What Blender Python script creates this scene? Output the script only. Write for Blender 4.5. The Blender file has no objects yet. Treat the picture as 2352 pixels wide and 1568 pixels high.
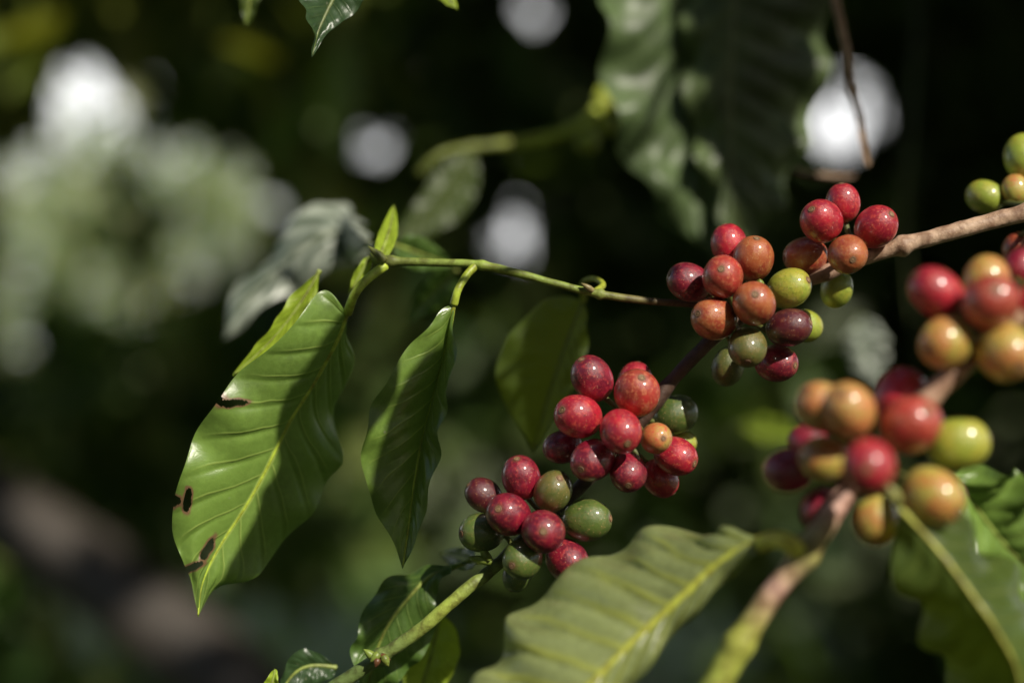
import bpy, math, random
import numpy as np
from mathutils import Vector, Matrix, noise
random.seed(7); rng=np.random.default_rng(11)
C=bpy.context.scene.collection
CAMZ=1.4; K=0.72/2352
def P(x,y,d): return Vector(((x-1176)*K*d, d, CAMZ+(784-y)*K*d))
SUN=Vector((.44,-.64,.63)).normalized()

# ---------------- node helpers
def newmat(name):
    m=bpy.data.materials.new(name); m.use_nodes=True
    nt=m.node_tree; nt.nodes.clear()
    return m,nt
class N:
    def __init__(s,nt): s.nt=nt
    def n(s,t,**k):
        o=s.nt.nodes.new(t)
        for a,b in k.items(): setattr(o,a,b)
        return o
    def put(s,sock,v):
        if isinstance(v,bpy.types.NodeSocket): s.nt.links.new(v,sock)
        else: sock.default_value=v
    def math(s,op,a,b=0.0,c=None,clamp=False):
        o=s.n('ShaderNodeMath',operation=op,use_clamp=clamp); s.put(o.inputs[0],a); s.put(o.inputs[1],b)
        if c is not None: s.put(o.inputs[2],c)
        return o.outputs[0]
    def mix(s,f,a,b,mode='MIX'):
        o=s.n('ShaderNodeMix',data_type='RGBA',blend_type=mode); s.put(o.inputs[0],f)
        s.put(o.inputs[6],a if isinstance(a,bpy.types.NodeSocket) else (*a,1)); s.put(o.inputs[7],b if isinstance(b,bpy.types.NodeSocket) else (*b,1))
        return o.outputs[2]
    def ss(s,v,lo,hi,a=0.0,b=1.0):
        o=s.n('ShaderNodeMapRange',interpolation_type='SMOOTHSTEP'); s.put(o.inputs[0],v)
        o.inputs[1].default_value=lo;o.inputs[2].default_value=hi;o.inputs[3].default_value=a;o.inputs[4].default_value=b
        return o.outputs[0]
    def noise(s,vec,scale,detail=3,rough=.55,dim='3D',w=None):
        o=s.n('ShaderNodeTexNoise',noise_dimensions='4D' if w is not None else '3D'); s.put(o.inputs['Vector'],vec)
        if w is not None: s.put(o.inputs['W'],w)
        o.inputs['Scale'].default_value=scale;o.inputs['Detail'].default_value=detail;o.inputs['Roughness'].default_value=rough
        return o.outputs[0]
    def bump(s,h,strength,dist,normal=None):
        o=s.n('ShaderNodeBump'); o.inputs['Strength'].default_value=strength;o.inputs['Distance'].default_value=dist
        s.put(o.inputs['Height'],h)
        if normal is not None: s.put(o.inputs['Normal'],normal)
        return o.outputs[0]
    def out(s,sh):
        o=s.n('ShaderNodeOutputMaterial'); s.nt.links.new(sh,o.inputs[0])
    def prin(s,col,rough,normal=None,**k):
        o=s.n('ShaderNodeBsdfPrincipled'); s.put(o.inputs['Base Color'],col if isinstance(col,bpy.types.NodeSocket) else (*col,1)); s.put(o.inputs['Roughness'],rough)
        if normal is not None: s.put(o.inputs['Normal'],normal)
        for a,b in k.items():
            s.put(o.inputs[a.replace('_',' ')],b)
        return o.outputs[0]

def leaf_mat(name,base,vein,trans,rough=.38,tmix=.28,nv=11,kk=2.2,blotch=.5,spec=.5,vw=.86,va=.55,mw=.05):
    m,nt=newmat(name); g=N(nt)
    uv=g.n('ShaderNodeUVMap').outputs[0]; sp=g.n('ShaderNodeSeparateXYZ'); g.put(sp.inputs[0],uv)
    u,v=sp.outputs[0],sp.outputs[1]
    oc=g.n('ShaderNodeTexCoord').outputs['Object']
    sv=g.math('MULTIPLY_ADD',v,2.0,-1.0); a=g.math('ABSOLUTE',sv)
    side=g.math('MULTIPLY',g.math('GREATER_THAN',sv,0.0),.45)
    wob=g.math('MULTIPLY',g.noise(oc,60,2),.35)
    s=g.math('ADD',g.math('ADD',g.math('SUBTRACT',g.math('MULTIPLY',u,float(nv)),g.math('MULTIPLY',g.math('POWER',a,.8),kk)),side),wob)
    fr=g.math('ABSOLUTE',g.math('MULTIPLY_ADD',g.math('FRACT',g.math('ADD',s,20.0)),2.0,-1.0))
    vm=g.ss(fr,vw,1.0)
    vm=g.math('MULTIPLY',vm,g.ss(a,1.0,.55))
    mid=g.ss(a,mw,mw*.3)
    vm=g.math('MAXIMUM',g.math('MULTIPLY',vm,va),mid)
    n1=g.noise(oc,28,4); n2=g.noise(oc,420,3); n5=g.noise(oc,110,4,.6)
    col=g.mix(g.ss(n1,.3,.7),base,tuple(c*(1-blotch) for c in base))
    col=g.mix(g.math('MULTIPLY',g.ss(n5,.45,.7),.3),col,tuple(c*1.35+.005 for c in base))
    col=g.mix(g.math('MULTIPLY',g.ss(n2,.35,.75),.2),col,tuple(min(1,c*1.6+.008) for c in base))
    vo=g.n('ShaderNodeTexVoronoi',feature='DISTANCE_TO_EDGE'); g.put(vo.inputs['Vector'],oc); vo.inputs['Scale'].default_value=520
    net=g.ss(vo.outputs['Distance'],.12,.0)
    col=g.mix(g.math('MULTIPLY',net,.06),col,vein)
    col=g.mix(vm,col,vein)
    v2=g.n('ShaderNodeTexVoronoi'); g.put(v2.inputs['Vector'],oc); v2.inputs['Scale'].default_value=170
    speck=g.math('MULTIPLY',g.ss(v2.outputs['Distance'],.11,.06),g.math('GREATER_THAN',g.noise(oc,50,1),.58))
    col=g.mix(g.math('MULTIPLY',speck,.5),col,(.30,.30,.20))
    at=g.n('ShaderNodeAttribute',attribute_name='damage').outputs['Fac']
    col=g.mix(g.ss(at,.2,.75),col,(.17,.10,.05))
    h=g.math('ADD',g.math('MULTIPLY',vm,-.6),g.math('ADD',g.math('MULTIPLY',net,-.03),g.math('ADD',g.math('MULTIPLY',n5,.6),g.math('MULTIPLY',n2,.15))))
    nrm=g.bump(h,.5,.0007)
    rg=g.math('MULTIPLY_ADD',n1,.25,rough-.12)
    ps=g.prin(col,rg,nrm,Specular_IOR_Level=spec)
    tr=g.n('ShaderNodeBsdfTranslucent'); g.put(tr.inputs[0],g.mix(g.math('MULTIPLY',vm,.6),trans,tuple(c*.6 for c in trans)))
    mx=g.n('ShaderNodeMixShader'); g.put(mx.inputs[0],g.math('MULTIPLY_ADD',g.ss(at,.25,.75),-tmix,tmix)); g.put(mx.inputs[1],ps); g.put(mx.inputs[2],tr.outputs[0])
    g.out(mx.outputs[0]); return m

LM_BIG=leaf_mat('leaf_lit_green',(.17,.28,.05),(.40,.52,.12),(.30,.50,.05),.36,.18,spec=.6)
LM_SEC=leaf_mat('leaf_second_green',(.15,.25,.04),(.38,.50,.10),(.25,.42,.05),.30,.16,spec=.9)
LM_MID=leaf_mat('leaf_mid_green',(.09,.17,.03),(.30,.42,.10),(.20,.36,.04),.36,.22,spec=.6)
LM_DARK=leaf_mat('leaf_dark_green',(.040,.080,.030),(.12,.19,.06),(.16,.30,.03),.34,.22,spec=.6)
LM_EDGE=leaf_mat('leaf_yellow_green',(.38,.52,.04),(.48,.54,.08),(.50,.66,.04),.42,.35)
LM_GREY=leaf_mat('leaf_painted_sheen',(.46,.51,.42),(.04,.07,.035),(.12,.22,.05),.34,.12,spec=.9,vw=.1,va=1.0)  # pale base stands in for the sky sheen on the leaf
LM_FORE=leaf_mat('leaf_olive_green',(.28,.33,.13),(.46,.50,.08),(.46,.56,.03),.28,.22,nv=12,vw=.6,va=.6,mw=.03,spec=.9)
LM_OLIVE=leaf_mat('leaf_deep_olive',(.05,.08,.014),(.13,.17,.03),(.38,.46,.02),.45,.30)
LM_GLOW=leaf_mat('leaf_glowing_olive',(.055,.085,.012),(.14,.18,.03),(.50,.60,.03),.45,.40)
LM_OLIVE2=leaf_mat('leaf_deep_olive_glossy',(.09,.14,.028),(.35,.38,.08),(.42,.52,.02),.34,.28,mw=.015,vw=.9,va=.3)

def attr_mat(name,rough=.55,bumps=.5,scale=250,streak=True):
    m,nt=newmat(name); g=N(nt)
    oc=g.n('ShaderNodeTexCoord').outputs['Object']
    c=g.n('ShaderNodeAttribute',attribute_name='Col').outputs['Color']
    n1=g.noise(oc,scale,4,.6); n2=g.noise(oc,scale*6,3)
    col=g.mix(g.ss(n1,.35,.7),c,g.mix(1.0,c,(.45,.38,.34),'MULTIPLY'))
    col=g.mix(g.math('MULTIPLY',g.ss(n2,.6,.75),.5),col,g.mix(1.0,c,(1.6,1.5,1.4),'MULTIPLY'))
    nrm=g.bump(g.math('ADD',n1,g.math('MULTIPLY',n2,.3)),bumps,.0008)
    g.out(g.prin(col,rough,nrm)); return m
STEM=attr_mat('branch_bark')
RIB=attr_mat('rib_green',.45,.2,200)

def cherry_mat(name,c1,c2,c3,bias=.5,rough=.25):
    m,nt=newmat(name); g=N(nt)
    oc=g.n('ShaderNodeTexCoord').outputs['Object']; rnd=g.n('ShaderNodeObjectInfo').outputs['Random']
    w=g.math('MULTIPLY',rnd,40.0)
    sp=g.n('ShaderNodeSeparateXYZ'); g.put(sp.inputs[0],oc)
    n1=g.noise(oc,1.3,3,.5,w=w); n2=g.noise(oc,6,5,.65,w=w); n3=g.noise(oc,34,3,.6,w=w)
    f=g.math('ADD',n1,g.math('MULTIPLY',sp.outputs[2],.12))
    col=g.mix(g.ss(f,bias-.12,bias+.14),c1,c2)
    col=g.mix(g.math('MULTIPLY',g.ss(n2,.48,.66),.85),col,c3)
    mp=g.n('ShaderNodeMapping'); g.put(mp.inputs[0],oc); mp.inputs['Scale'].default_value=(9,9,1.2)
    n4=g.noise(mp.outputs[0],2.2,3,w=w)
    col=g.mix(g.math('MULTIPLY',g.ss(n4,.5,.8),.6),col,c3)
    vo=g.n('ShaderNodeTexVoronoi'); g.put(vo.inputs['Vector'],oc); vo.inputs['Scale'].default_value=6.5
    sk=g.math('MULTIPLY',g.ss(vo.outputs['Distance'],.19,.09),g.math('GREATER_THAN',g.noise(oc,3,2,w=w),.46))
    col=g.mix(g.math('MULTIPLY',sk,.8),col,(.55,.34,.17))
    v3=g.n('ShaderNodeTexVoronoi'); g.put(v3.inputs['Vector'],oc); v3.inputs['Scale'].default_value=3.1
    sk3=g.math('MULTIPLY',g.ss(v3.outputs['Distance'],.14,.07),g.math('GREATER_THAN',n1,.5))
    col=g.mix(g.math('MULTIPLY',sk3,.8),col,(.05,.022,.012))
    r=g.math('SQRT',g.math('ADD',g.math('POWER',sp.outputs[0],2.0),g.math('POWER',sp.outputs[1],2.0)))
    tip=g.math('MULTIPLY',g.ss(r,.36,.18),g.math('GREATER_THAN',sp.outputs[2],0.0))
    col=g.mix(g.math('MULTIPLY',tip,.4),col,(.20,.09,.04))
    nrm=g.bump(g.math('ADD',n2,g.math('MULTIPLY',n3,.6)),.32,.0009)
    g.out(g.prin(col,g.math('MULTIPLY_ADD',n2,.34,rough-.03),nrm,Specular_IOR_Level=.6,Coat_Weight=.8,Coat_Roughness=.13,Subsurface_Weight=.05,Subsurface_Scale=.002))
    return m
CM={
 'red':cherry_mat('skin_red',(.54,.012,.035),(.32,.010,.030),(.60,.075,.055)),
 'crimson':cherry_mat('skin_crimson',(.28,.007,.032),(.14,.006,.022),(.42,.04,.045)),
 'maroon':cherry_mat('skin_maroon',(.060,.008,.014),(.10,.009,.018),(.16,.035,.02)),
 'salmon':cherry_mat('skin_red_orange',(.54,.035,.035),(.36,.04,.028),(.62,.19,.09)),
 'brick':cherry_mat('skin_brick',(.30,.030,.020),(.44,.12,.038),(.50,.20,.07)),
 'orange':cherry_mat('skin_orange',(.62,.22,.07),(.50,.34,.09),(.62,.06,.05)),
 'yellow':cherry_mat('skin_yellow_orange',(.50,.40,.08),(.56,.20,.06),(.36,.40,.06)),
 'lime':cherry_mat('skin_yellow_green',(.34,.42,.05),(.44,.42,.05),(.24,.29,.03)),
 'green':cherry_mat('skin_green',(.060,.105,.020),(.10,.15,.028),(.16,.16,.04)),
 'olive':cherry_mat('skin_olive',(.11,.125,.028),(.17,.14,.035),(.085,.11,.02)),
}
CNAME={'red':'bright red ripe cherry','crimson':'dark crimson ripe cherry','maroon':'dark maroon overripe cherry','salmon':'orange red ripening cherry','brick':'brick coloured ripening cherry','orange':'orange half ripe cherry','yellow':'yellow orange half ripe cherry','lime':'yellow green unripe cherry','green':'green unripe cherry','olive':'olive green unripe cherry'}
m,nt=newmat('blossom_scar'); g=N(nt)
sp=g.n('ShaderNodeSeparateXYZ'); g.put(sp.inputs[0],g.n('ShaderNodeTexCoord').outputs['Object'])
r=g.math('SQRT',g.math('ADD',g.math('POWER',sp.outputs[0],2.0),g.math('POWER',sp.outputs[1],2.0)))
cr=g.n('ShaderNodeValToRGB'); g.put(cr.inputs[0],g.math('MULTIPLY',r,5.0))
e=cr.color_ramp.elements; e[0].position=0;e[0].color=(.015,.008,.005,1);e[1].position=1;e[1].color=(.14,.06,.03,1)
for p_,c_ in ((.14,(.22,.12,.06,1)),(.32,(.36,.22,.11,1)),(.45,(.03,.015,.01,1)),(.62,(.30,.17,.08,1)),(.8,(.10,.045,.022,1))):
    q=e.new(p_); q.color=c_
g.out(g.prin(cr.outputs[0],.6)); SCAR=m

# ---------------- geometry helpers
def world_loc(o):
    v=Vector((0,0,0))
    while o is not None: v+=o.location; o=o.parent
    return v
def mesh(name,verts,faces,mat,parent=None,smooth=True,uv=None,col=None,fac=None):
    me=bpy.data.meshes.new(name); me.from_pydata([tuple(v) for v in verts],[],faces)
    if smooth: me.polygons.foreach_set('use_smooth',[True]*len(me.polygons))
    if uv is not None:
        l=me.uv_layers.new(name='UVMap'); idx=[0]*len(me.loops); me.loops.foreach_get('vertex_index',idx)
        l.data.foreach_set('uv',np.array(uv)[idx].ravel())
    if col is not None:
        a=me.color_attributes.new('Col','FLOAT_COLOR','POINT'); a.data.foreach_set('color',np.array([(*c,1) for c in col]).ravel())
    if fac is not None:
        a=me.attributes.new('damage','FLOAT','POINT'); a.data.foreach_set('value',fac)
    me.materials.append(mat); me.update()
    o=bpy.data.objects.new(name,me); C.objects.link(o)
    if parent is not None:
        o.parent=parent
        me.transform(Matrix.Translation(-world_loc(parent)))
    return o
def tag(o,label,cat=None,group=None,kind=None):
    o['label']=label
    if cat:o['category']=cat
    if group:o['group']=group
    if kind:o['kind']=kind
def thing(name,loc,label,cat,group=None,kind=None):
    o=bpy.data.objects.new(name,None); o.empty_display_size=.02; C.objects.link(o); o.location=loc
    tag(o,label,cat,group,kind); return o
def crom(pts,n):
    pts=[Vector(p) for p in pts]; L=[0]
    for a,b in zip(pts,pts[1:]): L.append(L[-1]+max((b-a).length,1e-6))
    T=L[-1]; out=[]
    ext=[pts[0]*2-pts[1]]+pts+[pts[-1]*2-pts[-2]]
    for i in range(n):
        s=T*i/(n-1); k=0
        while k<len(pts)-2 and s>L[k+1]: k+=1
        t=(s-L[k])/(L[k+1]-L[k]); p0,p1,p2,p3=ext[k:k+4]
        out.append(.5*((2*p1)+(p2-p0)*t+(2*p0-5*p1+4*p2-p3)*t*t+(3*p1-p0-3*p2+p3)*t**3))
    return out
def lerpl(vals,t):
    x=t*(len(vals)-1); k=min(int(x),len(vals)-2); f=x-k
    a,b=vals[k],vals[k+1]
    if isinstance(a,(tuple,list)): return tuple(p*(1-f)+q*f for p,q in zip(a,b))
    return a*(1-f)+b*f
def tube_data(pts,radii,cols,n=None,ns=12,rough=0.0,nodes=()):
    n=n or max(8,len(pts)*6); c=crom(pts,n); V=[];F=[];CO=[]
    up=Vector((0.3,-1,.2)).normalized()
    for i,p in enumerate(c):
        t=(c[min(i+1,n-1)]-c[max(i-1,0)]).normalized()
        s=t.cross(up).normalized(); up=s.cross(t).normalized()
        f=i/(n-1); r=lerpl(radii,f)
        for q,amp,wd in nodes: r*=1+amp*math.exp(-((f-q)/wd)**2)
        cc=lerpl(cols,f)
        for k in range(ns):
            a=2*math.pi*k/ns; rr=r
            if rough: rr*=1+rough*noise.noise((p+ (s*math.cos(a)+up*math.sin(a))*r)*260)
            V.append(p+(s*math.cos(a)+up*math.sin(a))*rr); CO.append(cc)
    for i in range(n-1):
        for k in range(ns):
            F.append((i*ns+k,i*ns+(k+1)%ns,(i+1)*ns+(k+1)%ns,(i+1)*ns+k))
    F.append(tuple(range(ns))[::-1]); F.append(tuple(range((n-1)*ns,n*ns)))
    return V,F,CO
def tube(name,pts,radii,cols,mat,parent=None,**k):
    V,F,CO=tube_data(pts,radii,cols,**k); return mesh(name,V,F,mat,parent,col=CO)

def leaf3(Lp,Mp,Rp,mat,parent,name='leaf',nu=64,nv=14,quilt=.0009,NV=11,KK=2.2,bulge=.06,wave=.0012,holes=(),rib=(.0009,.0003),ribcol=(.30,.38,.08),petiole=None,petr=.0011,label=None,seed=0,petcol=None):
    A=[crom(q,nu) for q in (Lp,Mp,Rp)]
    V=[];UV=[];W=[]
    for i in range(nu):
        u=i/(nu-1); l,mm,rr=A[0][i],A[1][i],A[2][i]
        T=(A[1][min(i+1,nu-1)]-A[1][max(i-1,0)]).normalized()
        for j in range(-nv,nv+1):
            v=j/nv; e=rr if v>=0 else l; a=abs(v); d=e-mm; w=d.length
            nrm=(T.cross(d) if v>=0 else d.cross(T))
            if nrm.length<1e-9: nrm=Vector((0,-1,0))
            nrm.normalize()
            if nrm.y>0: nrm=-nrm
            s=u*NV-(a**.8)*KK+(.45 if v>0 else 0)+20
            fr=abs((s%1)*2-1)
            env=min(1,w/.01)*math.sin(math.pi*min(1,a*1.0))**.5 if a<1 else 0
            q=quilt*(1-fr**3)*env*(.7+.6*noise.noise(Vector((u*5,v*2,seed+3))))
            b=bulge*w*math.sin(math.pi*a*.9)
            wv=wave*a*a*math.sin(u*NV*math.pi*.85+seed+(1.3 if v>0 else 0)+2*noise.noise(Vector((u*4,seed,0))))*min(1,w/.012)+wave*1.1*a*noise.noise(Vector((u*6,v*1.5,seed)))
            V.append(mm+d*a+nrm*(q+b+wv)); UV.append((u,v*.5+.5)); W.append(0.0)
    st=2*nv+1; F=[]
    def inh(p):
        x=(p.x/p.y)/K+1176; y=784-((p.z-CAMZ)/p.y)/K; m=9
        for hx,hy,hrx,hry,ang in holes:
            ca,sa=math.cos(ang),math.sin(ang); dx,dy=x-hx,y-hy
            X=(dx*ca+dy*sa)/hrx; Y=(-dx*sa+dy*ca)/hry
            m=min(m,math.hypot(X,Y)+.4*noise.noise(Vector((x*.06,y*.06,hx))))
        return m
    if holes:
        dist=[inh(p) for p in V]; W=[max(0,min(1,(1.75-d)/.8)) for d in dist]
    for i in range(nu-1):
        for j in range(st-1):
            f=(i*st+j,i*st+j+1,(i+1)*st+j+1,(i+1)*st+j)
            if holes and sum(dist[k] for k in f)/4<1: continue
            F.append(f)
    o=mesh(name,V,F,mat,parent,uv=UV,fac=W)
    if label and parent is not None: o['label']=label
    mid=[V[i*st+nv]+Vector((0,-.0002,0)) for i in range(0,nu,2)]
    tube('midrib',mid,[rib[0],rib[0]*.7,rib[1]],[ribcol,ribcol],RIB,o,n=nu,ns=8)
    if petiole: 
        pc=petcol or ribcol
        tube('petiole',petiole,[petr,petr*.9,petr],[pc,pc],RIB,o,ns=10)
    return o
def px(lst,d=None,dz=0):
    return [P(p[0],p[1],p[2]+dz) if len(p)==3 else P(p[0],p[1],d) for p in lst]
def autoleaf(bx,by,tx,ty,d0,d1,w,mat,parent,curve=0,fold=.25,asym=0,sag=0,**k):
    """leaf from base to tip (2352-wide picture units at given depths), width w, real thickness in depth from fold"""
    Lp,Mp,Rp=[],[],[]; L=math.hypot(tx-bx,ty-by); nx,ny=-(ty-by)/L,(tx-bx)/L
    for i in range(9):
        u=i/8; c=curve*math.sin(math.pi*u)
        x=bx+(tx-bx)*u+nx*c; y=by+(ty-by)*u+ny*c; d=d0+(d1-d0)*u+sag*math.sin(math.pi*u)
        prof=(math.sin(math.pi*min(1,u**.85))**.75)*(1-.35*u) if u<1 else 0
        wl=w*.5*prof*(1+asym); wr=w*.5*prof*(1-asym)
        dd=fold*w*.5*K*d*prof
        Mp.append(P(x,y,d)); Lp.append(P(x+nx*wl,y+ny*wl,d-dd)); Rp.append(P(x-nx*wr,y-ny*wr,d-dd))
    return leaf3(Lp,Mp,Rp,mat,parent,**k)

def cherry_mesh():
    V=[];F=[];ns=36;nr=22
    for i in range(1,nr):
        th=math.pi*i/nr; r=math.sin(th)**.93; z=math.cos(th)*1.12
        if th<.35: z-=.035*math.exp(-(th/.2)**2)
        for k in range(ns):
            a=2*math.pi*k/ns; rr=r*(1-.03*abs(math.cos(a))**8)*(1+.015*math.cos(2*a+1))
            V.append((rr*math.cos(a),rr*math.sin(a),z))
    V+= [(0,0,1.085),(0,0,-1.12)]
    for i in range(nr-2):
        for k in range(ns): F.append((i*ns+k,(i+1)*ns+k,(i+1)*ns+(k+1)%ns,i*ns+(k+1)%ns))
    for k in range(ns):
        F.append((len(V)-2,k,(k+1)%ns)); b=(nr-2)*ns; F.append((len(V)-1,b+(k+1)%ns,b+k))
    return V,F
CV,CF=cherry_mesh()
def scar_mesh():
    V=[];F=[];ns=20; prof=[(0,.0),(.03,.03),(.05,.035),(.075,.008),(.105,.014),(.135,.035),(.165,.012),(.19,-.03)]
    for r,z in prof[1:]:
        zz=math.sqrt(max(0,1-r*r))*1.12-.030*math.exp(-(r/.2)**2)+z
        for k in range(ns):
            a=2*math.pi*k/ns; V.append((r*math.cos(a)*(1+.05*math.sin(3*a)),r*math.sin(a),zz))
    V.append((0,0,1.10))
    for i in range(len(prof)-2):
        for k in range(ns): F.append((i*ns+k,(i+1)*ns+k,(i+1)*ns+(k+1)%ns,i*ns+(k+1)%ns))
    for k in range(ns): F.append((len(V)-1,k,(k+1)%ns))
    return V,F
SV,SF=scar_mesh()
def basemesh(name,V,F,mat):
    me=bpy.data.meshes.new(name); me.from_pydata(V,[],F); me.polygons.foreach_set('use_smooth',[True]*len(me.polygons)); me.materials.append(mat); return me
CME={k:basemesh('coffee_cherry',CV,CF,m) for k,m in CM.items()}
SME=basemesh('blossom_scar',SV,SF,SCAR)
def cherry(parent,x,y,r,d,kind,node,scar=None,elong=1.0,path=None,tocam=.22,stalkcol=(.14,.16,.04)):
    c=P(x,y,d); R=r*K*d
    if scar: 
        sx,sy=(scar[0]-x)/r,-(scar[1]-y)/r; q=min(.97,math.hypot(sx,sy)); dr=Vector((sx,-math.sqrt(1-q*q),sy)).normalized()
    else:
        dr=(c-node)+Vector((0,-R*tocam*2,0)); dr=dr.normalized() if dr.length>0 else Vector((0,-1,0))
    rot=dr.to_track_quat('Z','Y').to_matrix().to_4x4()@Matrix.Rotation(random.uniform(0,6.28),4,'Z')
    R/=1.03
    o=bpy.data.objects.new('coffee_cherry',CME[kind]); C.objects.link(o); o.parent=parent
    o.matrix_basis=Matrix.Translation(c-world_loc(parent))@rot@Matrix.Diagonal((R*random.uniform(.95,1.0),R*random.uniform(.98,1.02),R*elong,1))
    o['label']=CNAME[kind]
    s=bpy.data.objects.new('blossom_scar',SME); C.objects.link(s); s.parent=o
    base=c-dr*R*1.05
    tgt=min(path,key=lambda p:(p-base).length) if path else node
    V,F,CO=tube_data([base,(base+tgt)/2-dr*.0008,tgt],[.0011,.0009,.0013],[stalkcol,stalkcol],n=7,ns=8)
    inv=o.matrix_basis.inverted(); off=world_loc(parent)
    me=bpy.data.meshes.new('stalk'); me.from_pydata([tuple(inv@(v-off)) for v in V],[],F)
    a=me.color_attributes.new('Col','FLOAT_COLOR','POINT'); a.data.foreach_set('color',np.array([(*q,1) for q in CO]).ravel())
    me.polygons.foreach_set('use_smooth',[True]*len(me.polygons)); me.materials.append(RIB)
    st=bpy.data.objects.new('stalk',me); C.objects.link(st); st.parent=o
    return o
def bud(parent,x,y,d,tx,ty,r=.0016,col=(.22,.30,.05),name='bud'):
    a=P(x,y,d); b=P(tx,ty,d-.001)
    return tube(name,[a,a.lerp(b,.35),a.lerp(b,.7),b],[r*.8,r,r*.7,.0001],[col,col],RIB,parent,n=12,ns=10)

# ================= MAIN BRANCH =================
D=.49
main=thing('coffee_branch',P(1140,1300,D),'slender branch in sharp focus carrying crimson and green coffee cherries across the middle','coffee branch')
mp=px([(715,1610,D+.004),(790,1562,D+.003),(870,1510,D+.002),(965,1445,D),(1060,1362,D),(1140,1298,D+.004),(1220,1220,D+.008),(1340,1110,D+.008),(1440,1010,D+.008),(1530,890,D+.006),(1630,785,D+.006),(1740,705,D+.008),(1860,642,D+.008),(1990,592,D+.004),(2080,562,D+.002),(2180,535,D),(2290,505,D),(2400,478,D),(2560,440,D+.01)])
green=(.20,.27,.07); dg=(.15,.22,.06); br=(.09,.05,.035); tan=(.60,.42,.29); pk=(.32,.18,.13)
tube('stem',mp,[.0024,.0024,.0023,.0022,.0022,.0023,.0024,.0025,.0024,.0023,.0024,.0025,.0022,.0024,.0028,.0029,.0030,.0031,.0033],
     [dg,dg,green,(.40,.50,.08),green,(.07,.07,.03),(.08,.07,.04),(.07,.05,.03),br,br,(.12,.07,.05),(.22,.13,.09),pk,(.50,.34,.23),tan,tan,(.46,.30,.20),tan,tan],
     STEM,main,n=260,ns=20,rough=.10,nodes=((.085,.45,.006),(.30,.45,.012),(.47,.3,.015),(.685,.35,.012),(.765,.45,.006),(.90,.35,.008)))
path=crom(mp,240)
def nd(x,y,d=D+.006): return P(x,y,d)
c1=nd(1950,575); c2=nd(1715,705); c3=nd(1435,1000); c4=nd(1225,1215)
for a in [
 (1936,466,41,D+.006,'red',c1),(1887,508,50,D-.006,'red',c1),(2012,521,50,D-.002,'red',c1),(1947,584,48,D-.011,'brick',c1,(1947,598)),
 (1850,588,45,D+.008,'brick',c1),(1922,664,39,D+.016,'lime',c1),
 (1675,562,45,D+.008,'red',c2),(1730,594,49,D-.001,'brick',c2),(1582,648,47,D+.002,'crimson',c2),(1660,636,51,D-.011,'salmon',c2,(1650,622)),
 (1812,662,48,D-.002,'lime',c2),(1732,697,52,D-.016,'brick',c2,(1726,679)),(1640,732,51,D-.009,'brick',c2,(1603,722)),
 (1812,752,48,D-.008,'maroon',c2,(1853,742)),(1717,797,46,D-.011,'olive',c2,(1712,829)),(1783,834,45,D+.001,'crimson',c2,(1815,838)),
 (1848,748,38,D+.016,'lime',c2),(1672,842,41,D+.014,'olive',c2),
 (1360,869,50,D-.001,'crimson',c3),(1458,880,45,D+.012,'red',c3),(1463,902,55,D-.010,'salmon',c3),(1328,956,54,D-.008,'red',c3),
 (1426,990,51,D-.018,'red',c3,(1437,1014)),(1507,1006,38,D-.013,'orange',c3,(1518,1004)),(1552,952,47,D+.012,'green',c3),
 (1292,1026,42,D+.004,'crimson',c3),(1361,1056,52,D-.010,'crimson',c3),(1443,1084,45,D-.009,'crimson',c3,(1440,1108)),
 (1552,1047,47,D-.004,'red',c3),(1516,1098,41,D+.006,'red',c3),(1568,1016,30,D+.016,'lime',c3),
 (1197,1096,49,D-.001,'crimson',c4),(1111,1137,41,D+.003,'maroon',c4),(1270,1128,48,D-.006,'olive',c4),(1168,1181,53,D-.010,'crimson',c4),
 (1248,1220,52,D-.017,'crimson',c4,(1247,1213)),(1348,1194,52,D-.004,'green',c4,(1396,1188)),(1106,1222,48,D-.001,'green',c4),
 (1200,1284,48,D-.012,'green',c4,(1177,1291)),(1303,1287,50,D-.004,'crimson',c4),(1188,1318,35,D+.006,'green',c4),
 (2262,452,41,D+.030,'lime',nd(2330,470,D+.02)),(2332,435,32,D+.024,'yellow',nd(2340,480,D+.02)),(2352,360,48,D+.03,'lime',nd(2370,450,D+.02)),
 (2335,572,36,D+.03,'brick',nd(2360,510,D+.02)),
 ]:
    cherry(main,*a[:6],scar=a[6] if len(a)>6 else None,path=path,elong=1.02+random.uniform(-.02,.07))
for b in [(1130,1290,D-.002,1075,1278),(1125,1285,D-.003,1100,1255),(860,1510,D-.002,835,1490),(880,1505,D-.003,893,1530),(870,1500,D-.003,850,1520),(1745,655,D-.004,1745,640)]: bud(main,*b)
for b in [(875,1505,D-.002,897,1515),(868,1512,D-.004,862,1532)]: bud(main,*b,r=.0013,col=(.16,.07,.03),name='bud_scale')
leaf3(px([(1085,1283,D),(1030,1295,D+.004),(950,1310,D+.006),(880,1345,D+.004),(835,1400,D),(815,1470,D-.004),(812,1540,D-.006),(830,1620,D)],dz=.016),
      px([(1085,1283,D),(1040,1303,D+.002),(985,1325,D+.002),(940,1370,D),(900,1420,D),(870,1480,D),(850,1550,D),(830,1620,D)],dz=.016),
      px([(1085,1283,D),(1050,1300,D-.001),(1010,1330,D-.002),(1000,1390,D),(1000,1450,D+.002),(960,1520,D+.002),(890,1580,D+.002),(830,1620,D)],dz=.016),
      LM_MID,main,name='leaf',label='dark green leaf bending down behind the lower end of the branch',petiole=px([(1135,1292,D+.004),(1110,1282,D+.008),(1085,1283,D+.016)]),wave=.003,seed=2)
autoleaf(1010,1400,940,1640,D+.04,D+.04,150,LM_EDGE,main,name='leaf',curve=-10,seed=5,label='lit yellow green leaf behind the lower end of the branch')
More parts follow.
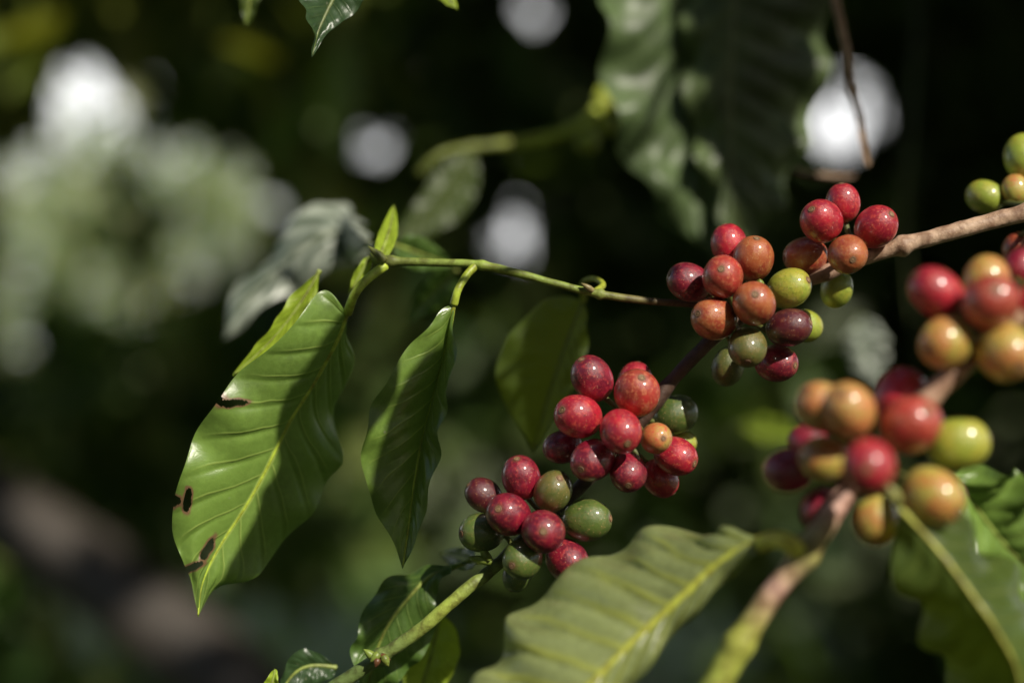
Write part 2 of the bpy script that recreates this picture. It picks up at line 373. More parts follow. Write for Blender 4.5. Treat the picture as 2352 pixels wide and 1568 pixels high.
autoleaf(1100,1290,1010,1270,D+.02,D+.05,60,LM_DARK,main,name='leaf',seed=6,nu=30,label='small dark leaf beside the lowest cherries')

# ================= LEFT SHOOT =================
sh=thing('coffee_shoot',P(1600,700,D+.012),'thin green shoot with long drooping leaves reaching left from behind the cherries','coffee shoot')
sp_=px([(1700,715,D+.014),(1600,700,D+.010),(1480,690,D+.004),(1370,674,D+.002),(1280,652,D+.002),(1180,625,D+.003),(1092,607,D+.004),(1000,603,D+.006),(900,600,D+.008),(868,598,D+.01)])
sg=(.28,.38,.07)
tube('stem',sp_,[.0013,.0012,.0012,.0014,.0013,.0013,.0015,.0014,.0015,.0016],[(.14,.07,.05),(.15,.08,.055),(.15,.10,.05),(.19,.18,.05),sg,sg,(.34,.46,.07),sg,(.24,.32,.06),(.15,.17,.05)],STEM,sh,n=140,ns=14,rough=.06,nodes=((.395,.55,.010),(.715,.35,.012),(.96,.5,.02)))
PC=(.50,.64,.07)
leaf3(px([(798,720,.496),(750,668,.492),(690,715,.488),(610,800,.486),(545,862,.486),(488,925,.486),(440,1020,.486),(405,1110,.487),(397,1215,.488),(420,1290,.490),(445,1345,.491),(455,1415,.491)]),
      px([(798,720,.496),(780,770,.497),(755,820,.498),(715,890,.498),(670,960,.498),(635,1030,.498),(600,1100,.498),(560,1170,.497),(520,1230,.496),(485,1290,.494),(462,1350,.493),(455,1415,.491)]),
      px([(798,720,.496),(797,770,.505),(795,820,.510),(780,890,.513),(768,950,.515),(778,1040,.515),(770,1080,.514),(715,1160,.512),(660,1240,.508),(590,1315,.503),(500,1352,.496),(455,1415,.491)]),
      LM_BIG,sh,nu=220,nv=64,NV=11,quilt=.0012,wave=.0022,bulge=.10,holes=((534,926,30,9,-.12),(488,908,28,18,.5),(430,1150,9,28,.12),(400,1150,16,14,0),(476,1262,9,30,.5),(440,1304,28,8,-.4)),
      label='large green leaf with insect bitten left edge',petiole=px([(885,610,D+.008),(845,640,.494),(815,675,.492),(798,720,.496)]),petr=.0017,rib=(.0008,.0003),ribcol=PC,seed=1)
leaf3(px([(1042,700,.490),(1015,715,.487),(960,770,.484),(905,840,.482),(855,930,.482),(830,1030,.484),(835,1100,.487),(865,1180,.49),(905,1250,.492),(925,1305,.492)]),
      px([(1042,700,.490),(1030,770,.492),(1012,850,.494),(990,930,.496),(970,1010,.496),(955,1090,.496),(945,1160,.496),(937,1220,.494),(930,1265,.493),(925,1305,.492)]),
      px([(1042,700,.490),(1045,770,.486),(1045,850,.484),(1030,920,.484),(1015,980,.486),(1010,1050,.488),(990,1120,.490),(975,1190,.491),(950,1260,.492),(925,1305,.492)]),
      LM_SEC,sh,nu=90,nv=22,NV=12,quilt=.0008,wave=.0012,bulge=.12,label='narrow dark green leaf with brightly lit left margin',
      petiole=px([(1092,610,D+.004),(1072,632,.492),(1052,665,.489),(1042,700,.490)]),petr=.0015,ribcol=PC,seed=4)
leaf3(px([(1340,690,.545),(1280,680,.55),(1215,720,.55),(1160,790,.55),(1140,860,.55),(1165,940,.55),(1205,1000,.55),(1225,1040,.55)]),
      px([(1340,690,.545),(1320,740,.545),(1300,790,.545),(1280,850,.545),(1260,910,.547),(1245,960,.548),(1232,1005,.55),(1225,1040,.55)]),
      px([(1340,690,.545),(1350,740,.54),(1350,790,.54),(1335,860,.54),(1300,920,.542),(1270,970,.545),(1245,1010,.548),(1225,1040,.55)]),
      LM_GLOW,sh,label='blurred olive leaf hanging below the middle of the shoot',petiole=px([(1362,672,.494),(1385,655,.50),(1365,640,.512),(1340,650,.53),(1340,690,.545)]),petr=.0012,rib=(.0005,.0003),ribcol=(.14,.16,.03),petcol=(.4,.46,.05),seed=8)
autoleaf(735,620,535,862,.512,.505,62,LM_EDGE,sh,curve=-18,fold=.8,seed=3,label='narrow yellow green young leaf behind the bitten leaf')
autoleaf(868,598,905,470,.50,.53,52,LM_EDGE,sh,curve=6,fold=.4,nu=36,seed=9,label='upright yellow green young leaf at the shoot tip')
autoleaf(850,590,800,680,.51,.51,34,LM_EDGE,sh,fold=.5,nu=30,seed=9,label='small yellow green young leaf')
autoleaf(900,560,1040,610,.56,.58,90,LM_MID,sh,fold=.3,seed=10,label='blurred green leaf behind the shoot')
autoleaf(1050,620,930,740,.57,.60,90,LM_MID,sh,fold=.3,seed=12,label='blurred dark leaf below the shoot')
bud(sh,885,600,D+.006,845,565,r=.0018,col=(.2,.24,.06)); bud(sh,870,602,D+.006,850,580,r=.0014); bud(sh,1362,668,D,1335,650,r=.0012,col=(.3,.25,.1))
leaf3(px([(850,560,.47),(810,490,.57),(745,455,.58),(690,505,.58),(620,590,.58),(560,650,.575),(525,710,.57),(515,780,.565)],dz=.07),
      px([(850,560,.47),(800,535,.562),(745,540,.565),(690,570,.566),(640,620,.567),(590,670,.567),(550,720,.566),(515,780,.565)],dz=.07),
      px([(850,560,.47),(820,600,.563),(780,615,.563),(730,635,.56),(670,670,.562),(620,710,.562),(565,750,.562),(515,780,.565)],dz=.07),
      LM_GREY,sh,quilt=.0040,wave=.004,bulge=.02,seed=7,label='leaf behind the shoot tip with sky sheen painted pale',ribcol=(.25,.28,.15),NV=11,petiole=px([(880,600,D+.008),(865,575,.53),(850,560,.54)]))

# ================= FOREGROUND BRANCH =================
E=.41
fg=thing('coffee_branch',P(1840,1270,E),'blurred pinkish brown branch in the right foreground bearing orange and red coffee cherries','coffee branch')
fp=px([(1610,1640,E),(1660,1545,E),(1700,1475,E),(1765,1375,E),(1835,1285,E),(1890,1210,E),(1950,1120,E+.006),(2050,1010,E+.008),(2130,915,E+.004),(2190,860,E+.002),(2260,790,E+.004),(2330,735,E),(2440,660,E),(2560,590,E)])
fpk=(.60,.36,.29)
tube('stem',fp,[.0044,.0042,.0036,.0032,.0036,.0032,.0032,.0033,.0032,.0031,.0031,.0032,.0034,.0035],[(.28,.33,.07),(.42,.48,.08),(.42,.44,.08),fpk,(.46,.44,.14),fpk,(.40,.22,.15),(.3,.16,.1),(.5,.32,.22),(.5,.32,.22),(.48,.30,.20),(.48,.32,.20),tan,tan],STEM,fg,n=160,ns=18,rough=.06,nodes=((.13,.25,.02),(.30,.35,.02),(.62,.3,.02)))
fpath=crom(fp,120); e1=P(2010,1050,E+.006); e2=P(2260,750,E+.004)
for a in [
 (1888,935,60,E-.002,'orange',e1),(1950,942,63,E-.008,'orange',e1),(2068,908,60,E+.010,'red',e1),(2092,975,68,E-.008,'salmon',e1),
 (2200,1018,64,E+.004,'lime',e1),(1892,1052,55,E+.002,'yellow',e1),(1995,1070,66,E-.022,'red',e1),(1812,1080,54,E+.012,'crimson',e1),
 (2142,1138,68,E-.006,'yellow',e1),(1888,1170,50,E+.014,'crimson',e1),(2010,1195,55,E+.006,'yellow',e1),(1858,1015,44,E+.02,'crimson',e1),
 (2150,672,60,E+.004,'red',e2),(2266,646,56,E+.010,'yellow',e2),(2275,694,67,E-.008,'salmon',e2),(2172,786,62,E-.002,'yellow',e2),(2308,808,68,E-.006,'yellow',e2),
 (2348,612,44,E+.02,'crimson',e2),(2395,700,60,E,'red',e2)]:
    cherry(fg,*a[:6],path=fpath,elong=1.0+random.uniform(0,.06))
FR=(.46,.50,.07)
leaf3(px([(1770,1248,.42),(1700,1232,.432),(1640,1218,.438),(1540,1218,.447),(1430,1252,.452),(1335,1312,.455),(1240,1372,.452),(1195,1420,.448),(1168,1490,.442),(1110,1550,.435),(1075,1620,.43),(1060,1720,.42)]),
      px([(1770,1248,.42),(1725,1254,.422),(1680,1275,.424),(1630,1310,.426),(1570,1365,.426),(1510,1420,.426),(1450,1475,.424),(1400,1525,.422),(1350,1575,.42),(1300,1620,.42),(1220,1670,.42),(1060,1720,.42)]),
      px([(1770,1248,.42),(1735,1264,.418),(1695,1295,.42),(1650,1345,.424),(1600,1405,.426),(1550,1460,.426),(1500,1520,.424),(1455,1575,.422),(1400,1635,.42),(1340,1680,.418),(1220,1720,.415),(1060,1720,.42)]),
      LM_FORE,fg,nu=120,nv=26,NV=12,quilt=.0036,wave=.0034,bulge=.12,rib=(.0016,.0007),ribcol=FR,label='large curved olive green leaf with raised yellow midrib',
      petiole=px([(1842,1276,E),(1815,1248,.405),(1780,1238,.410),(1745,1250,.421)]),petr=.0028,petcol=(.80,.80,.10),seed=11)  # petiole colour brightened to offset the shade of the cherries
leaf3(px([(2065,1165,.40),(2050,1260,.405),(2075,1340,.41),(2120,1430,.415),(2170,1530,.42),(2230,1640,.42),(2350,1760,.42)]),
      px([(2065,1165,.40),(2130,1235,.40),(2180,1295,.398),(2235,1370,.396),(2290,1450,.395),(2340,1560,.40),(2350,1760,.42)]),
      px([(2065,1165,.40),(2150,1200,.41),(2230,1230,.415),(2300,1290,.42),(2370,1380,.42),(2420,1540,.42),(2350,1760,.42)]),
      LM_OLIVE2,fg,rib=(.0007,.0001),ribcol=(.62,.62,.12),label='dark olive leaf with thin yellow midrib below the cherries',quilt=.0020,wave=.004,seed=13)
autoleaf(2190,1090,2470,1400,.54,.57,330,LM_BIG,fg,curve=20,fold=.2,seed=14,quilt=.003,wave=.008,label='glossy green leaf at the right edge behind the cherries')
bud(fg,2060,1150,E-.02,2035,1110,r=.0018,col=(.36,.36,.10))

# ================= LEAVES HANGING FROM ABOVE =================
def leafthing(label,*a,cat='leaf',**k):
    o=autoleaf(*a,None,**k); o.name='coffee_leaf'
    tag(o,label,cat); return o
t=leaf3(px([(810,-90,.50),(720,-50,.495),(690,0,.49),(705,40,.487),(716,80,.487),(716,132,.49)]),
      px([(810,-90,.50),(790,-40,.50),(765,0,.50),(745,40,.497),(728,80,.494),(716,132,.49)]),
      px([(810,-90,.50),(850,-40,.50),(838,0,.50),(805,40,.498),(752,75,.494),(716,132,.49)]),LM_DARK,None,name='coffee_leaf',seed=21,nu=50,nv=16,ribcol=(.2,.26,.08))
tag(t,'dark green pointed leaf tip hanging down at the top left, in sharp focus','leaf')
leafthing('small blurred green leaf tip hanging left of the sharp pointed leaf at the top',585,-90,565,62,.56,.56,60,LM_OLIVE,fold=.4,nu=36)
leafthing('tiny lit leaf tip at the top edge above the dark centre',985,-60,1050,22,.53,.53,46,LM_EDGE,fold=.4,nu=30)
t=leaf3(px([(1500,-160,.66),(1400,-60,.645),(1385,60,.64),(1395,180,.64),(1412,290,.642),(1455,390,.647),(1525,500,.653),(1600,560,.66),(1650,600,.66)]),
      px([(1500,-160,.66),(1530,-60,.655),(1545,60,.655),(1560,180,.658),(1575,290,.66),(1590,390,.66),(1610,470,.66),(1630,540,.66),(1650,600,.66)]),
      px([(1500,-160,.66),(1640,-60,.67),(1680,60,.68),(1690,180,.68),(1690,290,.68),(1680,390,.68),(1665,470,.675),(1655,540,.67),(1650,600,.66)]),leaf_mat('leaf_shaded_glossy',(.10,.15,.055),(.12,.16,.07),(.10,.2,.03),.44,.12,spec=.5,blotch=.7),None,name='coffee_leaf',quilt=.0040,wave=.006,NV=12,seed=22,rib=(.0004,.0002),ribcol=(.06,.09,.04))
tag(t,'large blurred wavy leaf with shiny lit left half hanging at the top right of centre','leaf')
t=leaf3(px([(1700,-160,.64),(1590,-60,.65),(1570,60,.652),(1570,180,.652),(1590,290,.652),(1610,390,.652),(1640,470,.652),(1670,530,.652),(1710,580,.65)]),
      px([(1700,-160,.64),(1690,-60,.642),(1680,60,.643),(1675,180,.645),(1675,290,.647),(1680,390,.648),(1688,470,.648),(1698,530,.65),(1710,580,.65)]),
      px([(1700,-160,.64),(1850,-60,.65),(1896,60,.655),(1892,180,.658),(1870,270,.658),(1838,360,.658),(1800,450,.655),(1760,530,.652),(1710,580,.65)]),leaf_mat('leaf_black_green',(.095,.135,.05),(.15,.18,.08),(.06,.10,.02),.42,.1,spec=.5,blotch=.7),None,name='coffee_leaf',quilt=.004,wave=.007,NV=12,seed=23,rib=(.0006,.0003),ribcol=(.14,.17,.06))
tag(t,'large very dark broad leaf hanging right of the shiny leaf at the top','leaf')
o=tube('dry_twig',px([(1905,-60,.60),(1925,30,.60),(1945,120,.60),(1957,210,.60),(1970,260,.60),(1980,330,.60),(1992,382,.60)]),[.0020,.0018,.0016,.0015,.0016,.0014,.0012],[(.56,.36,.22),(.50,.34,.22)],STEM,None,n=70,rough=.25,nodes=((.6,.5,.02),)); tag(o,'thin dry brown twig hanging down in front of the bright gap','twig')
o=tube('dry_twig',px([(1825,392,.63),(1880,402,.63),(1940,406,.635),(1960,404,.64)]),[.0012,.0013,.0012,.0008],[(.36,.24,.15),(.3,.2,.14)],STEM,None,n=40,rough=.2); tag(o,'short blurred brown twig lying level below the bright gap','twig')

bs=thing('coffee_shoot',P(1320,300,.72),'blurred yellow green shoot with small buds behind, above the focused leaves','coffee shoot')
y1=(.60,.72,.08); y2=(.16,.20,.03)  # shaded right part painted brighter, lit left part dimmer, to even the light
tube('stem',px([(1420,170,.74),(1385,240,.73),(1310,300,.72),(1200,325,.71),(1080,340,.70),(1010,355,.69),(960,400,.69)]),[.0036,.0034,.0030,.0028,.0024,.0022,.0016],[y1,y1,y1,y1,y2,y2,y2],STEM,bs,n=70,nodes=((.1,.6,.04),(.75,.3,.03)))
for b in [(1395,255,.73,1375,200),(1385,275,.73,1400,310),(1340,310,.72,1365,350)]: bud(bs,*b,r=.0065,col=(.45,.54,.06))
autoleaf(1090,345,900,560,.70,.68,130,LM_OLIVE,bs,curve=-25,seed=31,label='blurred olive leaf hanging from the back shoot',rib=(.0005,.0003),ribcol=(.1,.12,.02))
autoleaf(1010,355,955,410,.69,.69,34,LM_OLIVE,bs,seed=32,nu=30)
rs=thing('coffee_shoot',P(2095,300,.95),'thin blurred green shoot hanging down in the dark at the right','coffee shoot')
tube('stem',px([(2110,-80,.95),(2100,150,.95),(2092,300,.95),(2075,450,.95),(2085,600,.95),(2095,740,.95)]),[.0008,.0010,.0014,.0010,.0008,.0010],[(.03,.04,.015),(.10,.14,.03),(.06,.08,.02)],STEM,rs,n=50)
leafthing('blurred leaf with painted pale glint behind and left of the foreground cherries',1975,730,2020,890,.80,.78,100,LM_GREY,fold=.6,seed=41,quilt=.004,wave=.004)
leafthing('blurred bright green leaf lying level under the sharp cherry cluster at right',1700,975,1860,1000,.80,.78,70,LM_EDGE,fold=.3,seed=42)
leafthing('small dark curled leaf at the bottom edge beside the branch foot',775,1532,640,1600,.512,.505,100,LM_DARK,curve=35,fold=.3,seed=43)
leafthing('tiny bright leaf tip at the bottom edge, left of the small curled leaf',615,1615,632,1535,.49,.49,50,LM_EDGE,fold=.3,nu=30,seed=44)

# ================= leaves added overhead (out of frame), outlines shaped by the shade wanted below =================
ov=thing('coffee_shoot',P(900,1000,.5)+SUN*.33,'unseen shoot added overhead, its leaves shaped to shade leaves below','coffee shoot')
LM_SH=leaf_mat('leaf_overhead',(.04,.08,.03),(.12,.19,.06),(.10,.2,.03),.4,.08)
def shade_leaf(Lp,Mp,Rp,t,dl,dm,dr,mat=LM_SH):
    off=SUN*t
    leaf3([p+off for p in px(Lp,dl)],[p+off for p in px(Mp,dm)],[p+off for p in px(Rp,dr)],mat,ov,nu=60,nv=8,bulge=0,wave=.0006)
shade_leaf([(800,690),(700,845),(650,915),(634,985),(652,1045),(612,1110),(600,1165),(545,1260),(440,1480)],[(800,690),(755,830),(725,900),(715,980),(722,1050),(700,1110),(670,1180),(610,1285),(440,1480)],[(800,690),(822,785),(806,880),(796,960),(798,1040),(788,1095),(735,1180),(665,1290),(440,1480)],.32,.495,.503,.513)
shade_leaf([(1060,730),(985,800),(930,870),(895,960),(870,1060),(862,1180),(915,1400)],[(1060,730),(1035,820),(1000,900),(970,1000),(950,1100),(930,1200),(915,1400)],[(1060,730),(1066,820),(1066,920),(1054,1020),(1047,1150),(1010,1280),(915,1400)],.34,.483,.492,.487)
shade_leaf([(1380,620),(1245,680),(1180,820),(1185,940),(1230,1060)],[(1380,620),(1290,740),(1260,830),(1250,940),(1230,1060)],[(1380,620),(1355,730),(1322,830),(1300,940),(1230,1060)],.36,.55,.547,.542,LM_DARK)
shade_leaf([(1700,-200),(1540,0),(1560,200),(1590,350),(1640,480),(1720,620)],[(1700,-200),(1700,0),(1700,200),(1700,350),(1700,480),(1720,620)],[(1700,-200),(1860,0),(1850,200),(1820,350),(1780,500),(1720,620)],.42,.655,.655,.655,LM_DARK)
tube('stem',[P(740,640,.497)+SUN*.33,P(1070,680,.497)+SUN*.345,P(1380,630,.55)+SUN*.36,P(1700,-150,.655)+SUN*.42],[.0016,.002],[sg,sg],STEM,ov,n=30)

# ================= BACKGROUND FOLIAGE =================
def fol_mat(name,c,t,rough=.5,tm=.3):
    m,nt=newmat(name); g=N(nt)
    at=g.n('ShaderNodeAttribute',attribute_name='Col').outputs['Color']
    col=g.mix(1.0,at,c,'MULTIPLY')
    p=g.prin(col,rough)
    if tm>0:
        tr=g.n('ShaderNodeBsdfTranslucent'); g.put(tr.inputs[0],g.mix(1.0,at,t,'MULTIPLY'))
        mx=g.n('ShaderNodeMixShader'); mx.inputs[0].default_value=tm; g.put(mx.inputs[1],p); g.put(mx.inputs[2],tr.outputs[0]); g.out(mx.outputs[0])
    else: g.out(p)
    return m
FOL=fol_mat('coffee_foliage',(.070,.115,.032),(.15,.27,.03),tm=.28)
FOLM=fol_mat('coffee_foliage_lit',(.12,.18,.055),(.24,.40,.05),tm=.35)  # lit copy of the coffee foliage, brightness put into the colour
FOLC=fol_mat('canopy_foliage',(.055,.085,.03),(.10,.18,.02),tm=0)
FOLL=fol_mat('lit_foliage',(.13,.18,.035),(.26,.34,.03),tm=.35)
FOLF=fol_mat('far_foliage',(.36,.43,.24),(.46,.60,.26),tm=.45)  # distance haze put into the pale colour; the grass shares it
TU=[(0,0,0),(.3,0,-.01),(.6,0,-.03),(1,0,-.09),(.12,.13,.03),(.45,.22,.03),(.8,.10,-.03),(.12,-.13,.03),(.45,-.22,.03),(.8,-.10,-.03)]
TF=[(0,1,4),(1,5,4),(1,2,5),(2,6,5),(2,3,6),(0,7,1),(1,7,8),(1,8,2),(2,8,9),(2,9,3)]
TU=np.array(TU)
def leaves(name,centers,size,mat,parent,droop=.5,flat=.7):
    n=len(centers); cen=np.array(centers)
    az=rng.uniform(0,2*np.pi,n); el=rng.normal(-droop,.5,n); roll=rng.normal(0,flat,n)
    dx=np.stack([np.cos(az)*np.cos(el),np.sin(az)*np.cos(el),np.sin(el)],1)
    sd=np.stack([-np.sin(az),np.cos(az),np.zeros(n)],1); up=np.cross(dx,sd)
    s2=sd*np.cos(roll)[:,None]+up*np.sin(roll)[:,None]; u2=np.cross(dx,s2)
    sc=size*rng.uniform(.6,1.25,n)
    V=((TU[None,:,0,None]-.5)*dx[:,None,:]+TU[None,:,1,None]*s2[:,None,:]+TU[None,:,2,None]*u2[:,None,:])*sc[:,None,None]+cen[:,None,:]
    V=V.reshape(-1,3); F=(np.array(TF)[None]+np.arange(n)[:,None,None]*10).reshape(-1,3)
    me=bpy.data.meshes.new(name); off=np.array(world_loc(parent)) if parent else 0
    V=V-off
    me.vertices.add(len(V)); me.vertices.foreach_set('co',V.ravel())
    me.loops.add(F.size); me.loops.foreach_set('vertex_index',F.ravel().astype(np.int32))
    me.polygons.add(len(F)); me.polygons.foreach_set('loop_start',np.arange(0,F.size,3,dtype=np.int32)); me.polygons.foreach_set('loop_total',np.full(len(F),3,dtype=np.int32))
    me.update(calc_edges=True); me.validate()
    a=me.color_attributes.new('Col','FLOAT_COLOR','POINT')
    c=rng.uniform(.6,1.4,(n,1))*np.stack([rng.uniform(.8,1.3,n),np.ones(n),rng.uniform(.7,1.2,n)],1)
    c=np.concatenate([np.repeat(c,10,0),np.ones((n*10,1))],1); a.data.foreach_set('color',c.ravel())
    me.materials.append(mat); o=bpy.data.objects.new(name,me); C.objects.link(o)
    if parent: o.parent=parent
    return o
# openings in the thicket through which the open field shows
GAPS=[(865,345,6,16,0),(1190,540,14,30,0),(1945,275,62,78,.03),(945,12,-10,-10,0),(1080,25,-14,-14,0),(1235,15,22,4,0),(1345,30,-12,-12,0),(525,430,0,55,0),
      (195,225,55,60,.05),(250,335,80,70,.04),(90,450,100,120,.07),(430,500,170,150,.035),(300,680,110,60,.03),(300,560,220,120,.035),(20,700,50,150,.10),
      (800,1480,200,100,.05),(1560,1500,160,90,.1),(300,1420,240,100,.25),(1850,1440,140,80,.3),(1050,1150,140,100,.3)]
def keep(p,pad=40):
    x=(p[0]/p[1])/K+1176; y=784-((p[2]-CAMZ)/p[1])/K; pr=1
    for gx,gy,rx,ry,q in GAPS:
        e=((x-gx)/(rx+pad))**2+((y-gy)/(ry+pad))**2
        if e<1.0: pr=min(pr,q)
    return random.random()<pr
tl=[(-1.75,3.3,'coffee tree with foliage painted as lit at the far left'),(-.95,3.7,'coffee tree standing behind the bitten leaf'),(-.05,3.2,'dark coffee tree in the middle behind the shoot'),
    (.75,3.5,'dark coffee tree behind the sharp cherry clusters'),(1.65,3.2,'very dark coffee tree at the right behind the foreground cherries'),
    (.1,5.1,'coffee tree in the second row behind the middle'),(1.3,5.2,'coffee tree in the second row behind the cherries'),(2.4,5.0,'coffee tree in the second row at the right edge')]
bark=(.08,.055,.045)
for i,(tx,ty,lb) in enumerate(tl):
    r=thing('coffee_tree',(tx,ty,0),lb+', out of focus','tree','coffee trees behind the branches')
    tube('trunk',[(tx,ty,0),(tx+.03,ty,.8),(tx-.04,ty+.03,1.7),(tx+.05,ty,2.6),(tx,ty,3.1)],[.03,.022,.014,.006],[bark,bark],STEM,r,n=30)
    cs=[]
    for k in range(26):
        z=random.uniform(.25,2.9); a=random.uniform(0,6.28); L=random.uniform(.4,.8)
        b0=Vector((tx,ty,z)); b1=b0+Vector((math.cos(a)*L,math.sin(a)*L*.8,random.uniform(-.15,.2)))
        if k<10 and keep(b1) and keep((b0+b1)/2): tube('limb',[b0,(b0+b1)/2+Vector((0,0,.05)),b1],[.006,.004,.002],[bark,bark],STEM,r,n=8,ns=6)
    for k in range([4200,4200,6500,6500,6500,3500,3500,3500][i]):
        z=3.0-2.85*random.random()**.8 if 2<=i<5 else random.uniform(.15,3.0) if i<2 else random.uniform(1.2,3.1)
        a=random.uniform(0,6.28); rad=.85*math.sqrt(random.random())
        p=(tx+math.cos(a)*rad,ty+math.sin(a)*rad*.8,z)
        if z<1.25 and noise.noise(Vector(p)*2.6)<-.05: continue
        if keep(p,40 if i<5 else 34): cs.append(p)
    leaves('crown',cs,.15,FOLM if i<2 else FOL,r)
r=thing('coffee_tree',(-1.0,1.9,0),'blurred coffee plant with sunlit olive leaves at the top left','tree')
tube('trunk',[(-1.0,1.9,0),(-.97,1.9,1.0),(-.9,1.9,2.2)],[.02,.015,.006],[bark,bark],STEM,r,n=20)
cs=[]
for k in range(1700):
    x=random.uniform(-1.2,-.15); y=random.uniform(1.6,2.3); z=random.uniform(1.52,2.3)
    if noise.noise(Vector((x,y,z))*4)<-.15: continue
    if keep((x,y,z),58): cs.append((x,y,z))
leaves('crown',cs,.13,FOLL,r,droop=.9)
r=thing('coffee_tree',(-1.1,2.6,0),'low dark coffee bush at the lower left','bush')
tube('trunk',[(-1.1,2.6,0),(-1.08,2.6,.6),(-1.1,2.6,1.15)],[.02,.015,.006],[bark,bark],STEM,r,n=20)
cs=[]
for k in range(2600):
    x=random.uniform(-1.6,-.2); y=random.uniform(2.2,3.0); z=random.uniform(.4,1.42)
    if noise.noise(Vector((x,y,z))*3)<-.2: continue
    if keep((x,y,z)): cs.append((x,y,z))
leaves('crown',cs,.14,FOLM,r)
o=tube('leaning_trunk',[P(-250,1010,2.0),P(60,1210,1.95),P(330,1400,1.9),P(560,1600,1.85),P(900,1980,1.8)],[.05,.055,.06,.065],[(.07,.06,.05),(.08,.07,.06)],STEM,None,n=40,ns=16,rough=.1)
tag(o,'blurred greyish brown leaning trunk crossing the lower left corner','trunk')
# unseen canopy added to shade the background, with a hole left for the sun
TG=Vector((.02,.50,1.40))
def off_beam(p,rad):
    v=Vector(p)-TG; t=max(0,v.dot(SUN)); return (v-SUN*t).length>rad
r=thing('added_shade_tree',(3.2,1.9,0),'unseen shade tree added to darken the coffee row behind','tree')
tube('trunk',[(3.2,1.9,0),(3.15,1.9,1.5),(3.0,1.9,2.8),(2.6,2.0,3.3)],[.14,.11,.09,.05],[bark,bark],STEM,r,n=30,ns=16)
for q in [(.6,.6,2.9),(1.2,3.2,3.0),(1.8,.4,3.0),(2.4,3.4,3.1)]: tube('limb',[(2.9,1.9,2.9),((2.9+q[0])/2,(1.9+q[1])/2,3.1),q],[.05,.03,.012],[bark,bark],STEM,r,n=16,ns=8)
cs=[]
for k in range(15000):
    x=random.uniform(-1.6,4.8); y=random.uniform(-3.2,3.6); z=random.uniform(2.62,3.3)+max(0,y-3.6)*.3
    nz=noise.noise(Vector((x,y,3))*2.2)
    if x<.1 and y>-.2 and nz<.12: continue
    if .1<=x<3.4 and .0<y<1.3 and nz<.15: continue
    if y<1.3 and noise.noise(Vector((x,y,0))*1.8)<-.4: continue
    if off_beam((x,y,z),.55): cs.append((x,y,z))
leaves('crown',cs,.26,FOLC,r,droop=.1,flat=.35)
r=thing('added_coffee_hedge',(0,-2.6,0),'unseen row of coffee bushes added behind the camera to cut sky light','hedge')  # added out of view to block sky fill on the branches
tube('trunk',[(0,-2.6,0),(.05,-2.6,1.2),(0,-2.6,2.5)],[.03,.02,.008],[bark,bark],STEM,r,n=20)
cs=[]
for k in range(7000):
    x=random.uniform(-4,4); y=random.uniform(-3.1,-2.0); z=random.uniform(.1,2.7)
    if off_beam((x,y,z),.55): cs.append((x,y,z))
leaves('crown',cs,.2,FOLC,r)
ft=[(-6.7,20,4.2,2.0,'far tree with haze painted pale, seen through the left opening'),(-4.6,21,4.8,1.8,'rounded far tree right of the pale one in the left opening'),(-9.2,25,6.8,3.2,'tall far tree at the left edge'),(0,26,2.6,2.4,'low far tree behind the dark middle of the thicket'),(7,24,2.6,3,'low far tree behind the cherry clusters'),(15.5,27,7,3.4,'tall far tree behind the right edge')]
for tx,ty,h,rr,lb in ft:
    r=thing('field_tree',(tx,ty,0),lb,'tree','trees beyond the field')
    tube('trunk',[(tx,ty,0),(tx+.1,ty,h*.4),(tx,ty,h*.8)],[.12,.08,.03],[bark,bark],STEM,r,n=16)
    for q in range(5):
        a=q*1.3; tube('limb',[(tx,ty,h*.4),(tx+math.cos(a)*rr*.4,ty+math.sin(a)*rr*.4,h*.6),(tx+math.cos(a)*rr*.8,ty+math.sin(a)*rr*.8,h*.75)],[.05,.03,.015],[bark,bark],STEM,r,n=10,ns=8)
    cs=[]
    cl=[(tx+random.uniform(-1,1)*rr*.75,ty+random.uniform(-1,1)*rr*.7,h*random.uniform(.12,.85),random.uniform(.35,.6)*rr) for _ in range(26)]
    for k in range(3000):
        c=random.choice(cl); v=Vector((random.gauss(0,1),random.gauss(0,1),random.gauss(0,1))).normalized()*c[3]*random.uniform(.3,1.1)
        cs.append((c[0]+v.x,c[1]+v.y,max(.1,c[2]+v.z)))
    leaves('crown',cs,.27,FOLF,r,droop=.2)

m,nt=newmat('ground'); g=N(nt); oc=g.n('ShaderNodeTexCoord').outputs['Object']
n1=g.noise(oc,.5,5); n2=g.noise(oc,7,5); n3=g.noise(oc,60,3)
col=g.mix(g.ss(n1,.4,.62),(.14,.17,.06),(.15,.15,.08)); col=g.mix(g.ss(n2,.45,.7),col,(.08,.11,.04)); col=g.mix(g.ss(n3,.6,.8,0,.5),col,(.22,.20,.12))
g.out(g.prin(col,.9,g.bump(n2,.5,.05)))
gv=[];gf=[];n=60
for i in range(n+1):
    for j in range(n+1):
        x=(i/n*2-1); y=(j/n*2-1); X=200*x*abs(x); Y=200*y*abs(y)
        gv.append((X,Y,.05*noise.noise(Vector((X*.4,Y*.4,0)))-.03))
for i in range(n):
    for j in range(n): a=i*(n+1)+j; gf.append((a,a+n+1,a+n+2,a+1))
o=mesh('ground',gv,gf,m); o['kind']='structure'; o['label']='dry grassy ground between the coffee rows'; o['category']='ground'
cs=[]
for k in range(9000):
    y=random.uniform(3.5,14); x=random.uniform(-.5,.5)*y*1.1; cs.append((x,y,-.01))
V=[];F=[];CO=[]
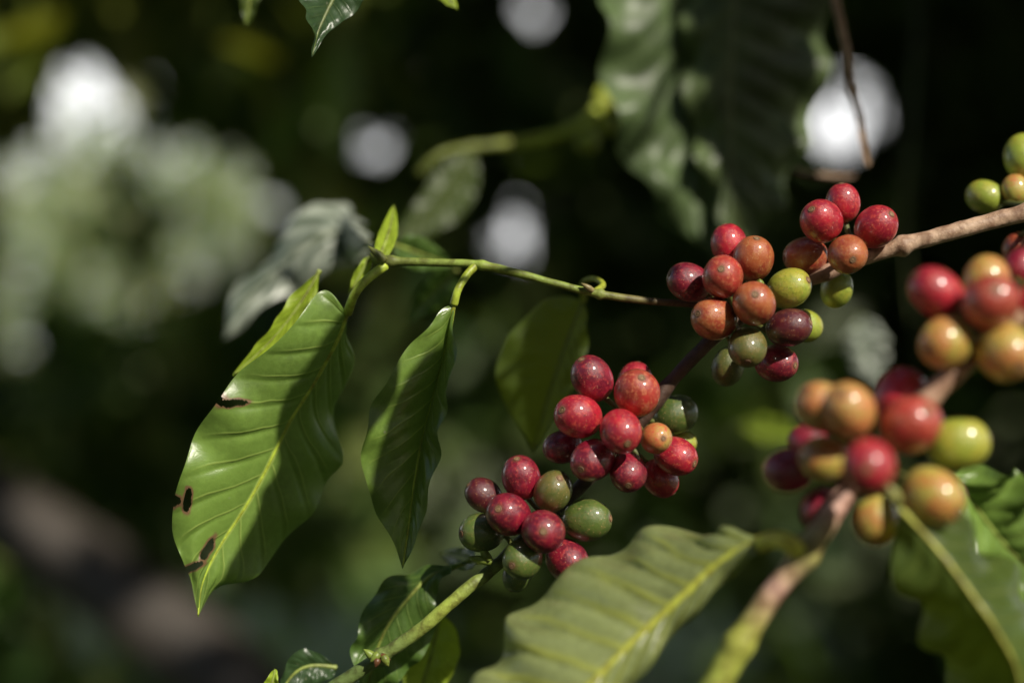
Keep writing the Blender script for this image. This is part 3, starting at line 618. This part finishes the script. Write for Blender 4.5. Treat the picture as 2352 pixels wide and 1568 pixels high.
for (x,y,z) in cs:
    a=random.uniform(0,6.28); w=.006; h=random.uniform(.05,.16); lx,ly=random.uniform(-.05,.05),random.uniform(-.05,.05); b=len(V)
    V+=[(x-w*math.cos(a),y-w*math.sin(a),z-.03),(x+w*math.cos(a),y+w*math.sin(a),z-.03),(x+lx,y+ly,z+h)]; F.append((b,b+1,b+2)); q=random.uniform(.5,1.0); CO+=[(q*.8,q,q*.6)]*3
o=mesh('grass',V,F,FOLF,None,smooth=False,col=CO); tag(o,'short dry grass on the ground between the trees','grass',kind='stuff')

# ================= light, world, camera =================
w=bpy.data.worlds.new('World'); bpy.context.scene.world=w; w.use_nodes=True; nt=w.node_tree; g=N(nt)
bg=nt.nodes['Background']; sk=nt.nodes.new('ShaderNodeTexSky'); sk.sky_type='NISHITA'; sk.sun_disc=False
el=math.asin(SUN.z); sk.sun_elevation=el; sk.sun_rotation=math.atan2(SUN.x,SUN.y); sk.dust_density=1.5; sk.air_density=1.0
# white glow added low in the sky so the thicket gaps burn out
gc=g.n('ShaderNodeTexCoord').outputs['Generated']; sx=g.n('ShaderNodeSeparateXYZ'); g.put(sx.inputs[0],gc)
cl=g.noise(gc,3.5,5,.6); 
mk=g.math('MULTIPLY',g.ss(sx.outputs[2],.42,.22),g.ss(sx.outputs[1],.3,.7))
mk=g.math('MULTIPLY',mk,g.ss(cl,.25,.5,.55,1.0))
colr=g.mix(mk,sk.outputs[0],(19,19,19))
nt.links.new(colr,bg.inputs[0]); bg.inputs[1].default_value=.08
ld=bpy.data.lights.new('sun','SUN'); ld.energy=5; ld.angle=math.radians(.5); ld.color=(1,.93,.80)
lo=bpy.data.objects.new('sun',ld); C.objects.link(lo); lo.rotation_euler=SUN.to_track_quat('Z','Y').to_euler(); lo.location=(1,-2,4)
cd=bpy.data.cameras.new('camera'); cd.lens=50; cd.sensor_width=36; cd.clip_start=.01; cd.clip_end=1000
cd.dof.use_dof=True; cd.dof.focus_distance=.485; cd.dof.aperture_fstop=2.5
co=bpy.data.objects.new('camera',cd); C.objects.link(co); co.location=(0,0,CAMZ); co.rotation_euler=(math.pi/2,0,0)
s=bpy.context.scene; s.camera=co; s.view_settings.view_transform='Standard'; s.view_settings.look='None'; s.view_settings.exposure=0
